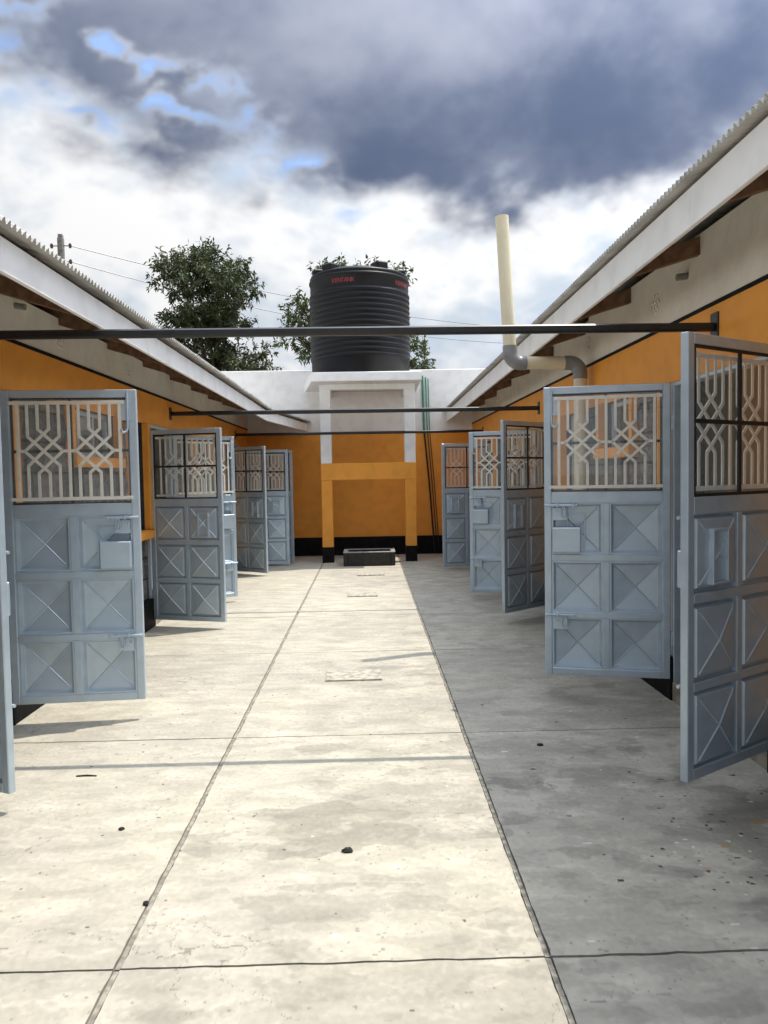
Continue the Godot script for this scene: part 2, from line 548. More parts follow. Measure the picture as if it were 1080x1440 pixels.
func panel_mesh(w: float, h: float, s: float, clip: bool) -> ArrayMesh:    # pressed steel: proud on the outside (-s), hollow on the inside
	var st := start()
	var ext := -s
	for side in [1.0, -1.0]:        # two skins 2 mm apart
		var off: float = side * 0.001
		var ring := func(inset: float, z: float) -> Array:
			return [Vector3(inset, inset, z), Vector3(w - inset, inset, z), Vector3(w - inset, h - inset, z), Vector3(inset, h - inset, z)]
		var rings := [ring.call(0.0, -ext * 0.010 + off), ring.call(0.012, -ext * 0.010 + off), ring.call(0.026, ext * 0.016 + off), ring.call(0.034, ext * 0.018 + off)]
		for r in 3:
			for k in 4:
				var k2 := (k + 1) % 4
				quad_out(st, rings[r][k], rings[r][k2], rings[r + 1][k2], rings[r + 1][k], Vector3(0, 0, side))
		var tip := Vector3(w / 2, h / 2, ext * 0.034 + off)
		for k in 4:
			var a: Vector3 = rings[3][k]
			var b: Vector3 = rings[3][(k + 1) % 4]
			if (b - a).cross(tip - a).z * side < 0:
				tri(st, a, tip, b)
			else:
				tri(st, a, b, tip)
	# pressed creases along the diagonals
	var c := Vector3(w / 2, h / 2, 0)
	for e in [[0, 0], [1, 0], [1, 1], [0, 1]]:
		var k := Vector3(0.036 if e[0] == 0 else w - 0.036, 0.036 if e[1] == 0 else h - 0.036, 0)
		for side in [1.0, -1.0]:
			var z0: float = ext * 0.018 + side * 0.0012
			var z1: float = ext * 0.034 + side * 0.0012
			var a := Vector3(k.x, k.y, z0)
			var b := Vector3(c.x, c.y, z1)
			var across := (b - a).cross(Vector3(0, 0, 1)).normalized() * 0.0050
			var up := Vector3(0, 0, side * 0.0050)
			quad_out(st, a - across, b - across, b + up, a + up, -across + up)
			quad_out(st, a + up, b + up, b + across, a + across, across + up)
	return done(st)

func build_door_meshes(s: float) -> void:     # s: side of the inside face along local z
	var m := {}
	var t := 0.02
	var st := start()
	box(st, Vector3(0, 0, -t), Vector3(0.05, DH, t), 0.004)
	box(st, Vector3(DW - 0.05, 0, -t), Vector3(DW, DH, t), 0.004)
	for r in [[0.0, 0.05], [0.41, 0.452], [0.82, 0.865], [1.23, 1.31], [2.0, DH]]:
		box(st, Vector3(0.05, r[0], -t + 0.001), Vector3(DW - 0.05, r[1], t - 0.001), 0.003)
	for r in [[0.05, 0.41], [0.452, 0.82], [0.865, 1.23]]:
		box(st, Vector3(DW / 2 - 0.022, r[0], -t + 0.002), Vector3(DW / 2 + 0.022, r[1], t - 0.002), 0.003)
	m.frame = done(st)
	var pw := DW / 2 - 0.022 - 0.05
	m.pw = pw
	m.panel = panel_mesh(pw, 0.366, s, false)
	# glazing
	st = start()
	box(st, Vector3(0, 0, -0.002), Vector3(0.369, 0.339, 0.002))
	m.pane = done(st)
	st = start()
	for e in [[0.05, 1.31, DW - 0.05, 1.324], [0.05, 1.986, DW - 0.05, 2.0]]:
		box(st, Vector3(e[0], e[1], -s * 0.004), Vector3(e[2], e[3], -s * 0.017))
	for e in [[0.05, 1.324, 0.064, 1.986], [DW - 0.064, 1.324, DW - 0.05, 1.986]]:
		box(st, Vector3(e[0], e[1], -s * 0.004), Vector3(e[2], e[3], -s * 0.017))
	m.bead = done(st)
	st = start()
	box(st, Vector3(0.0645, 1.645, -s * 0.006), Vector3(DW - 0.0645, 1.665, -s * 0.018), 0.002)
	box(st, Vector3(DW / 2 - 0.010, 1.3245, -s * 0.005), Vector3(DW / 2 + 0.010, 1.644, -s * 0.0185), 0.002)
	box(st, Vector3(DW / 2 - 0.010, 1.666, -s * 0.005), Vector3(DW / 2 + 0.010, 1.9855, -s * 0.0185), 0.002)
	m.glazing_bar = done(st)
	# grille on the inside
	var gz := s * 0.036
	var up := Vector3(0, 0, 1)
	m.grille = []
	var y0 := 1.345
	var y1 := 1.965
	var ym := (y0 + y1) / 2
	var flat := func(pts: Array, z: float, w := 0.019) -> ArrayMesh:
		var g := start()
		for k in pts.size() - 1:
			var a := Vector3(pts[k].x, pts[k].y, z)
			var b := Vector3(pts[k + 1].x, pts[k + 1].y, z)
			var ext := (b - a).normalized() * 0.0035
			bar(g, a - (ext if k > 0 else Vector3.ZERO), b + (ext if k < pts.size() - 2 else Vector3.ZERO), w, 0.006, up, 0.0012)
		return done(g)
	m.grille.append(flat.call([Vector2(0.055, y1), Vector2(DW - 0.075, y1)], gz, 0.022))
	m.grille.append(flat.call([Vector2(0.050, y0), Vector2(DW - 0.035, y0)], gz, 0.022))
	var e0 := y0 + 0.0115
	var e1 := y1 - 0.0115
	for x in [0.105, 0.425, 0.745]:
		m.grille.append(flat.call([Vector2(x, e0), Vector2(x, e1)], gz - s * 0.0008, 0.020))
	for k in 2:
		var o := 0.105 + 0.32 * k
		var cx := o + 0.16
		for h in [-1.0, 1.0]:
			# outer strand: straight, slant across the middle, straight again
			m.grille.append(flat.call([Vector2(cx + h * 0.098, e1), Vector2(cx + h * 0.098, ym + 0.094), Vector2(cx - h * 0.098, ym - 0.094), Vector2(cx - h * 0.098, e0)], gz + h * 0.0006))
			# inner strand: out to the side at mid height and back
			m.grille.append(flat.call([Vector2(cx + h * 0.034, e1), Vector2(cx + h * 0.034, ym + 0.142), Vector2(cx - h * 0.118, ym), Vector2(cx + h * 0.034, ym - 0.142), Vector2(cx + h * 0.034, e0)], gz - h * 0.0004 - s * 0.0012))
			m.grille.append(flat.call([Vector2(cx + h * 0.122, ym), Vector2(cx + h * 0.149, ym)], gz - s * 0.0020))
	# stubs that carry the grille
	st = start()
	for e in [[0.075, y1], [DW - 0.09, y1], [0.07, y0], [DW - 0.045, y0]]:
		box(st, Vector3(e[0] - 0.008, e[1] - 0.008, 0.0), Vector3(e[0] + 0.008, e[1] + 0.008, gz - s * 0.0035))
	m.stub = done(st)
	# bolt: rod in two keepers on a plate, with a loop
	st = start()
	var bz := s * 0.034
	tube(st, [Vector3(0.625, 0, bz), Vector3(DW - 0.004, 0, bz)], [0.009], 10)
	for x in [0.65, 0.76]:
		st.set_smooth_group(-1)
		box(st, Vector3(x - 0.009, -0.014, s * 0.018), Vector3(x + 0.009, 0.014, s * 0.046), 0.003)
	m.bolt = done(st)
	st = start()
	box(st, Vector3(0.69, -0.105, s * 0.021), Vector3(0.79, -0.016, s * 0.026), 0.002)
	m.bolt_plate = done(st)
	st = start()
	var loop := []
	for k in 15:
		var a := PI * 0.5 + TAU * k / 14.0
		loop.append(Vector3(0.715 + 0.021 * cos(a) * (0.55 + 0.45 * (1.0 - sin(a)) * 0.5), -0.046 + 0.040 * sin(a), s * 0.038))
	tube(st, loop, [0.005], 8, false)
	m.loop = done(st)
	st = start()
	tube(st, [Vector3(0.765, -0.05, s * 0.02), Vector3(0.765, -0.05, s * 0.045)], [0.010], 10)
	m.stud = done(st)
	st = start()
	box(st, Vector3(0.60, 0.885, s * 0.0215), Vector3(0.795, 1.06, s * 0.075), 0.005)
	m.lock_box = done(st)
	st = start()
	tube(st, [Vector3(DW - 0.055, 2.03, s * 0.030), Vector3(DW - 0.055, 1.80, s * 0.030), Vector3(DW - 0.062, 1.775, s * 0.036), Vector3(DW - 0.085, 1.768, s * 0.042), Vector3(DW - 0.092, 1.79, s * 0.044)], [0.009], 10)
	st.set_smooth_group(-1)
	box(st, Vector3(DW - 0.10, 1.85, s * 0.0205), Vector3(DW - 0.02, 1.98, s * 0.0245), 0.002)
	m.top_bolt = done(st)
	# hand slot on the outside
	st = start()
	var z0 := -s * 0.014
	var z1 := -s * 0.050
	for e in [[0.565, 0.90, 0.577, 1.16], [0.683, 0.90, 0.695, 1.16], [0.577, 0.90, 0.683, 0.912], [0.577, 1.148, 0.683, 1.16]]:
		box(st, Vector3(e[0], e[1], z0), Vector3(e[2], e[3], z1), 0.002)
	m.hand_slot = done(st)
	st = start()
	box(st, Vector3(0.580, 0.914, -s * 0.027), Vector3(0.680, 1.02, -s * 0.032), 0.001)
	m.slot_plate = done(st)
	st = start()
	for y in [0.28, 1.78]:
		tube(st, [Vector3(-0.012, y - 0.05, s * 0.004), Vector3(-0.012, y + 0.05, s * 0.004)], [0.011], 10)
	m.hinge = done(st)
	door_mesh[s] = m

func door(parent: Node3D, hinge: Vector2, free: Vector2, bottom: float, inside_to_camera: bool, label: String, paint: Material, squeeze := Vector3.ONE) -> void:
	var x := p3(free.x - hinge.x, 0, free.y - hinge.y).normalized()
	var z := x.cross(Vector3.UP)
	var s := 1.0 if (z.z > 0.0) == inside_to_camera else -1.0
	var m: Dictionary = door_mesh[s]
	var o := node("door", parent, Transform3D(Basis(x, Vector3.UP, z) * Basis.from_scale(squeeze), p3(hinge.x, bottom, hinge.y)))
	o.set_meta("label", label)
	part("door_frame", m.frame, paint, o)
	for c in 2:
		for r in [0.048, 0.453, 0.8665]:
			part("door_panel", m.panel, paint, o, Transform3D(Basis(), Vector3(0.05 if c == 0 else DW / 2 + 0.022, r, 0)))
	for c in 2:
		for r in 2:
			part("pane", m.pane, mats.glass, o, Transform3D(Basis(), Vector3(0.052 + c * 0.377, 1.314 + r * 0.341, -s * 0.001)))
	part("glazing_bead", m.bead, mats.gasket, o)
	part("glazing_bar", m.glazing_bar, mats.gasket, o)
	for g in m.grille:
		part("grille_bar", g, mats.grille_paint, o)
	part("grille_stub", m.stub, mats.grille_paint, o)
	for y in [1.215, 0.435]:
		var at := Transform3D(Basis(), Vector3(0, y, 0))
		part("bolt", m.bolt, mats.door_paint, o, at)
		part("bolt_plate", m.bolt_plate, mats.door_paint, o, at)
		part("bolt_loop", m.loop, mats.door_paint, o, at)
		part("bolt_stud", m.stud, mats.door_paint, o, at)
	part("lock_box", m.lock_box, mats.door_paint, o)
	part("top_bolt", m.top_bolt, mats.door_paint, o)
	part("hand_slot", m.hand_slot, paint, o)
	part("slot_plate", m.slot_plate, paint, o)
	part("hinge", m.hinge, mats.door_paint, o)

# ------------------------------------------------------------------ buildings
func wall_cells(parent: Node3D, m: Material, x0: float, x1: float, d0: float, d1: float, y0: float, y1: float, holes: Array) -> void:
	var ds := [d0, d1]
	var ys := [y0, y1]
	for h in holes:
		for v in [h[0], h[1]]:
			if v > d0 and v < d1 and not ds.has(v):
				ds.append(v)
		for v in [h[2], h[3]]:
			if v > y0 and v < y1 and not ys.has(v):
				ys.append(v)
	ds.sort()
	ys.sort()
	for i in ds.size() - 1:
		for j in ys.size() - 1:
			var cd: float = (ds[i] + ds[i + 1]) / 2
			var cy: float = (ys[j] + ys[j + 1]) / 2
			var open := false
			for h in holes:
				if cd > h[0] and cd < h[1] and cy > h[2] and cy < h[3]:
					open = true
			if not open:
				trim(parent, "wall", m, p3(x0, ys[j], ds[i]), p3(x1, ys[j + 1], ds[i + 1]), 0.0)

var stone_meshes := []

func make_stones() -> void:     # unit blocks: face towards +x, 1 x 1 in y and z, rock-faced
	rng.seed = 91
	for v in 7:
		var st := start()
		var ny := 3
		var nz := 4
		var grid := []
		for j in ny + 1:
			var row := []
			for i in nz + 1:
				var edge := i == 0 or j == 0 or i == nz or j == ny
				row.append(Vector3(0.25 + rng.randf_range(-0.1, 0.1) if edge else 0.75 + rng.randf_range(-0.35, 0.25), float(j) / ny, float(i) / nz))
			grid.append(row)
		for j in ny:
			for i in nz:
				quad_out(st, grid[j][i], grid[j][i + 1], grid[j + 1][i + 1], grid[j + 1][i], Vector3(1, 0, 0))
		var rim := []
		for i in nz: rim.append(grid[0][i])
		for j in ny: rim.append(grid[j][nz])
		for i in nz: rim.append(grid[ny][nz - i])
		for j in ny: rim.append(grid[ny - j][0])
		for k in rim.size():
			var a: Vector3 = rim[k]
			var b: Vector3 = rim[(k + 1) % rim.size()]
			var mid := (a + b) / 2 - Vector3(0.3, 0.5, 0.5)
			quad_out(st, a, b, Vector3(-0.5, b.y, b.z), Vector3(-0.5, a.y, a.z), Vector3(0, mid.y, mid.z))
		stone_meshes.append(done(st))

func stones(parent: Node3D, x: float, side: float, d0: float, d1: float, y0: float, y1: float, holes: Array) -> void:   # side: direction into the courtyard
	var y := y0
	var course := 0
	while y < y1 - 0.05:
		var h := minf(0.225, y1 - y)
		var d := d0 - (0.0 if course % 2 == 0 else 0.22)
		while d < d1 - 0.02:
			var l := rng.randf_range(0.36, 0.52)
			var spans := [[maxf(d, d0), minf(d + l, d1)]]
			for hole in holes:
				if y + h > hole[2] + 0.01 and y < hole[3] - 0.01:
					var kept := []
					for s in spans:
						if s[0] < hole[0]:
							kept.append([s[0], minf(s[1], hole[0])])
						if s[1] > hole[1]:
							kept.append([maxf(s[0], hole[1]), s[1]])
					spans = kept
			for s in spans:
				if s[1] - s[0] > 0.07:
					var b := Basis(Vector3(side * rng.randf_range(0.022, 0.042), 0, 0), Vector3(0, h - 0.020, 0), Vector3(0, 0, s[1] - s[0] - 0.020))
					part("stone_block", stone_meshes[rng.randi() % stone_meshes.size()], mats.stone if rng.randf() < 0.6 else mats.stone_dark, parent, Transform3D(b, Vector3(x, y + 0.010, -s[1] + 0.010)))
			d += l
		y += h
		course += 1

func trim(parent: Node3D, called: String, m: Material, lo: Vector3, hi: Vector3, bev := 0.004) -> MeshInstance3D:
	var st := start()
	box(st, lo, hi, bev)
	return part(called, done(st), m, parent)

func window(parent: Node3D, x: float, side: float, d0: float, d1: float, y0: float, y1: float, mullions: int) -> void:
	var w := node("window", parent)
	var xi := x - side * 0.09
	var st := start()
	for e in [[d0, y0, d0 + 0.04, y1], [d1 - 0.04, y0, d1, y1], [d0 + 0.04, y0, d1 - 0.04, y0 + 0.04], [d0 + 0.04, y1 - 0.04, d1 - 0.04, y1]]:
		box(st, p3(xi - 0.02, e[1], e[0]), p3(xi + 0.02, e[3], e[2]), 0.003)
	for k in mullions:
		var d := lerpf(d0, d1, (k + 1.0) / (mullions + 1.0))
		box(st, p3(xi - 0.018, y0 + 0.041, d - 0.014), p3(xi + 0.018, y1 - 0.041, d + 0.014), 0.003)
	part("window_frame", done(st), mats.door_paint, w)
	for k in mullions + 1:
		var a := lerpf(d0, d1, float(k) / (mullions + 1)) + 0.02
		var b := lerpf(d0, d1, (k + 1.0) / (mullions + 1)) - 0.02
		trim(w, "pane", mats.glass, p3(xi - 0.002, y0 + 0.03, a), p3(xi + 0.002, y1 - 0.03, b), 0.0)
	# orange surround: sill, head and jambs stand proud of the stone
	trim(w, "sill", mats.orange_paint, p3(x - side * 0.07, y0 - 0.09, d0 - 0.07), p3(x + side * 0.075, y0 - 0.002, d1 + 0.07), 0.006)
	for d in [[d0 - 0.07, d0 - 0.003], [d1 + 0.003, d1 + 0.07]]:
		trim(w, "jamb", mats.orange_paint, p3(x - side * 0.07, y0 + 0.001, d[0]), p3(x + side * 0.05, y1 - 0.004, d[1]), 0.005)

func building(called: String, label: String, side: float, x: float, line: float, doorways: Array, bays: Array, eave: Callable, raf: Array) -> Node3D:
	var b := thing(called, label, "building")
	var back := x - side * 3.6
	var near := -1.6 if side > 0 else -9.0      # right row lengthened unseen behind the viewer, to darken leaves turned that way
	var far := DB
	var holes := []
	for w in doorways:
		holes.append([w[0], w[1], -1.0, 2.21])
	var wins := []
	for bay in bays:
		for w in bay[2]:
			wins.append(w)
			holes.append([w[0], w[1], w[2], w[3]])
	# lower wall: rough core behind the stone, orange pilasters beside the doors
	var core := x - side * 0.018
	wall_cells(b, mats.mortar, core, x - side * 0.20, near, far, -0.05, 2.2, holes)
	var st: SurfaceTool
	for bay in bays:
		var d0: float = bay[0]
		var d1: float = bay[1]
		stones(b, core, side, d0, d1, 0.31, 2.195, bay[2])
	for w in doorways:
		for e in [[w[0] - 0.30, w[0] - 0.055], [w[1] + 0.055, w[1] + 0.30]]:
			var glazed := false
			for v in wins:
				glazed = glazed or (v[0] < e[1] and v[1] > e[0])
			if e[1] < far - 0.05 and not glazed:
				trim(b, "pilaster", mats.orange_paint, p3(core, 0.30, e[0]), p3(x + side * 0.018, 2.199, e[1]), 0.006)
	# plain stretches of plaster
	for e in bays[0][3]:
		trim(b, "wall_plaster", mats.stone if e[0] < 5.0 else mats.orange_paint, p3(core, 0.30, e[0]), p3(x, 2.199, e[1]), 0.0)
	# black plinth, broken at the doorways
	var at := near
	for w in doorways + [[far, far]]:
		if w[0] - at > 0.05:
			trim(b, "plinth", mats.black_paint, p3(core, -0.045, at), p3(x + side * 0.035, 0.305, w[0]), 0.008)
		at = w[1]
	# orange band over the openings, dark line, cream upper wall
	st = start()
	box(st, p3(x, 2.2, near), p3(x - side * 0.20, line, far))
	part("wall_band", done(st), mats.orange_paint, b)
	trim(b, "dado_line", mats.black_paint, p3(x - side * 0.05, line - 0.012, near + 0.01), p3(x + side * 0.006, line + 0.014, far - 0.01), 0.002)
	st = start()
	var nseg := 12
	for k in nseg:
		var da := lerpf(near, far, float(k) / nseg)
		var db := lerpf(near, far, float(k + 1) / nseg)
		var ea: Vector2 = eave.call((da + db) / 2)
		var top := ea.y + (0.195 if side > 0 else 0.222) + absf(x - ea.x) * 0.30 - 0.085
		box(st, p3(x, line, da), p3(x - side * 0.20, top, db))
	part("upper_wall", done(st), mats.cream_paint, b)
	for w in wins:
		window(b, x, side, w[0], w[1], w[2], w[3], 2 if w[1] - w[0] > 0.8 else 0)
	# steel frames and steps of the doorways
	for w in doorways:
		st = start()
		for e in [[w[0] - 0.05, 0.0, w[0] + 0.004, 2.2], [w[1] - 0.004, 0.0, w[1] + 0.05, 2.2], [w[0] + 0.005, 2.15, w[1] - 0.005, 2.199]]:
			box(st, p3(x + side * 0.014, e[1] + 0.02, e[0]), p3(x - side * 0.06, e[3] - 0.003, e[2]), 0.004)
		part("doorway_frame", done(st), mats.door_paint, b)
		trim(b, "step", mats.step_concrete, p3(x + side * 0.025, -0.045, w[0] + 0.005), p3(x - side * 0.20, 0.135, w[1] - 0.005), 0.008)
	# rooms behind
	trim(b, "room_floor", mats.room_floor, p3(x - side * 0.201, -0.05, near), p3(back, 0.12, far), 0.0)
	st = start()
	box(st, p3(back, -0.05, near - 0.15), p3(back - side * 0.15, 4.2, far + 0.15))
	for d in [near, far]:
		box(st, p3(x - side * 0.01, -0.05, d + (0.0 if d > 5 else -0.15)), p3(back, 3.25, d + (0.15 if d > 5 else 0.0)))
	for w in doorways:
		for d in [w[0] - 0.42, w[1] + 0.34]:
			if d < far - 0.3:
				box(st, p3(x - side * 0.21, 0.121, d), p3(back, 3.2, d + 0.1))
	part("room_wall", done(st), mats.room_plaster, b)
	trim(b, "room_ceiling", mats.room_plaster, p3(x - side * 0.21, 2.62, near), p3(back, 2.66, far), 0.0)
	# roof: corrugated sheets, fascia, rafters
	var roof := node("roof", b)
	var pitch := 0.050
	var rise := Vector3(-side * 1.0, 0.30, 0)
	var nrm := Vector3(side * 0.30, 1.0, 0).normalized()
	var dd := near - 0.2
	while dd < far + 0.1:
		var cols := 20
		st = start(true)
		var seg := 6
		var prev := []
		for k in cols * seg + 1:
			var d := dd + pitch * k / seg
			var e: Vector2 = eave.call(d)
			var off := nrm * 0.0135 * sin(TAU * k / seg)
			var edge := p3(e.x + side * 0.075, e.y + (0.190 if side > 0 else 0.218), d)
			edge += rise * rng.randf_range(0.0, 0.003)
			var run := absf(back - edge.x) + 0.3
			var pts := [edge + off, edge + rise * 0.5 + off, edge + rise * run + off]
			if k > 0:
				for r in 2:
					quad_out(st, prev[r], pts[r], pts[r + 1], prev[r + 1], nrm)
					quad_out(st, prev[r] - nrm * 0.0022, pts[r] - nrm * 0.0022, pts[r + 1] - nrm * 0.0022, prev[r + 1] - nrm * 0.0022, -nrm)
				quad_out(st, prev[0], pts[0], pts[0] - nrm * 0.0022, prev[0] - nrm * 0.0022, Vector3(side, 0, 0))
			prev = pts
		var lift := Transform3D(Basis(), nrm * rng.randf_range(0.0, 0.005))
		part("roof_sheet", done(st), mats.roof_metal, roof, lift)
		dd += pitch * cols
	var fd := near - 0.15
	var fh := 0.155 if side > 0 else 0.195
	while fd < far - 0.12:
		var fe := minf(fd + 2.6, far - 0.04)
		if side > 0 and fd < 12.4 and fe > 12.4:
			fe = 12.4
		var a: Vector2 = eave.call(fd)
		var c: Vector2 = eave.call(fe)
		st = start()
		bar(st, p3(a.x, a.y + fh / 2, fd), p3(c.x, c.y + fh / 2, fe - 0.003), fh, 0.026, Vector3(side, 0, 0), 0.003)
		part("fascia_board", done(st), mats.white_paint, roof)
		fd = fe
	for d in raf:
		var e: Vector2 = eave.call(d)
		st = start()
		var yo := e.y + (0.190 if side > 0 else 0.218) - (0.072 if side > 0 else 0.145)
		var inner := x - side * 0.6
		bar(st, p3(e.x - side * 0.02, yo + 0.02 * 0.3, d), p3(inner, yo + absf(inner - e.x) * 0.30, d), 0.055, 0.11, Vector3(0, 1, 0), 0.004)
		part("rafter", done(st), mats.timber, roof)
	# purlin along the eave
	st = start()
	for k in 7:
		var da := lerpf(near, far, k / 7.0)
		var db := lerpf(near, far, (k + 1) / 7.0)
		var ea: Vector2 = eave.call(da)
		var eb: Vector2 = eave.call(db)
		bar(st, p3(ea.x - side * 0.09, ea.y + (0.170 if side > 0 else 0.198), da), p3(eb.x - side * 0.09, eb.y + (0.170 if side > 0 else 0.198), db), 0.045, 0.045, Vector3(0, 1, 0))
	part("purlin", done(st), mats.timber, roof)
	return b

func rosette(parent: Node3D, x: float, side: float, y: float, d: float) -> void:    # plugged air holes in the upper wall
	var st := start()
	for k in 7:
		var r := 0.0 if k == 6 else 0.052
		var a := TAU * k / 6.0
		var c := p3(x, y + r * sin(a), d + r * cos(a))
		var ring := []
		for s in 15:
			var t := TAU * s / 14.0
			ring.append(c + Vector3(side * 0.002, 0.021 * sin(t), 0.021 * cos(t)))
		tube(st, ring, [0.005], 6, false)
	part("air_hole", done(st), mats.cream_paint, parent)

func make_buildings() -> void:
	make_stones()
	build_door_meshes(1.0)
	build_door_meshes(-1.0)
	var el := func(d: float) -> Vector2: return Vector2(-1.6 if d < 12.4 else lerpf(-1.6, -1.22, (d - 12.4) / 2.8), 2.53 - 0.0025 * d)
	var er := func(d: float) -> Vector2: return Vector2(1.648 - 0.0035 * d, 2.80 - 0.0145 * (d - 4.0))
	rng.seed = 12
	var rl := []
	for k in 15:
		rl.append(-0.6 + 1.12 * k)
	var lefts := building("left_building", "low orange building on the left, sunlit white fascia over grey steel doors", 1.0, XL, 2.545,
		[[4.02, 5.02], [8.40, 9.34], [12.95, 14.3]],
		[[5.32, 8.345, [[6.25, 7.35, 1.80, 2.199], [7.74, 8.28, 1.06, 2.199]], [[-1.59, 3.71], [14.6, DB - 0.01]]], [9.64, 12.65, [[10.5, 11.6, 1.80, 2.199]]]], el, rl)
	var rr := []
	for k in 18:
		rr.append(-7.82 + 1.27 * k)
	var rights := building("right_building", "low orange building on the right with its white fascia in shade", -1.0, XR, 2.60,
		[[3.95, 5.24], [8.68, 9.58], [12.9, 14.0]],
		[[5.54, 8.38, [[6.05, 6.85, 1.80, 2.199], [7.5, 8.2, 1.06, 2.199]], [[-8.99, 3.64], [14.3, DB - 0.01]]], [9.88, 12.6, [[10.5, 11.6, 1.80, 2.199]]]], er, rr)
	# leaves on the left, near to far
	door(lefts, Vector2(-2.46, 4.02), Vector2(-1.745, 3.68), 0.10, false, "nearest left door leaf, cut by the edge of the picture", mats.door_paint, Vector3(0.94, 0.955, 1))
	door(lefts, Vector2(-2.355, 5.04), Vector2(-1.51, 5.11), 0.137, true, "large blue-grey door leaf with cream grille, first on the left", mats.door_paint)
	door(lefts, Vector2(-2.345, 8.37), Vector2(-1.50, 8.12), 0.075, false, "grey glazed door leaf, second on the left", mats.door_paint)
	door(lefts, Vector2(-2.35, 9.36), Vector2(-1.72, 9.92), 0.074, true, "blue-grey door leaf seen almost edge-on behind the glazed one", mats.door_paint)
	door(lefts, Vector2(-2.33, 12.94), Vector2(-1.60, 12.40), 0.048, false, "grey glazed door leaf far down on the left, turned to the wall", mats.door_paint)
	door(lefts, Vector2(-2.27, 13.86), Vector2(-1.42, 13.79), 0.036, false, "grey glazed door leaf at the far left corner", mats.door_paint)
	door(lefts, Vector2(-2.21, 14.31), Vector2(-1.37, 14.13), 0.034, false, "last door leaf on the left, mostly hidden behind another", mats.door_paint)
	# and on the right
	door(rights, Vector2(2.135, 3.915), Vector2(1.425, 3.445), 0.166, false, "nearest right door leaf, grey with four panes and a hand slot", mats.door_paint)
	door(rights, Vector2(2.082, 5.265), Vector2(1.265, 5.475), 0.148, true, "large blue-grey door leaf with cream grille on the right", mats.door_paint)
	door(rights, Vector2(2.06, 8.66), Vector2(1.415, 8.10), 0.105, false, "grey glazed door leaf, second pair on the right", mats.door_paint)
	door(rights, Vector2(2.105, 9.57), Vector2(1.30, 9.85), 0.078, true, "blue-grey bolted door leaf, second pair on the right", mats.door_paint)
	door(rights, Vector2(2.07, 12.90), Vector2(1.215, 12.77), 0.050, false, "grey glazed door leaf at the far right corner", mats.door_paint)
	for d in [3.9, 5.6, 7.3, 9.0, 10.7, 12.4]:
		rosette(rights, XR, -1.0, 2.80, d)
		rosette(lefts, XL, 1.0, 2.70, d + 0.5)
	for e in [[lefts, XL, 1.0, 2.80, 5.35], [rights, XR, -1.0, 2.87, 5.05]]:
		var st := start()
		tube(st, [p3(e[1] - e[2] * 0.05, e[3], e[4]), p3(e[1] + e[2] * 0.07, e[3] - 0.015, e[4])], [0.022], 12)
		part("pipe_stub", done(st), mats.pole_concrete, e[0])
	# pale board hanging in the near right room
	var st2 := start()
	box(st2, p3(XR + 0.24, 0.72, 5.50), p3(XR + 0.62, 1.12, 5.56), 0.02)
	part("wall_board", done(st2), mats.blue_plastic, rights)

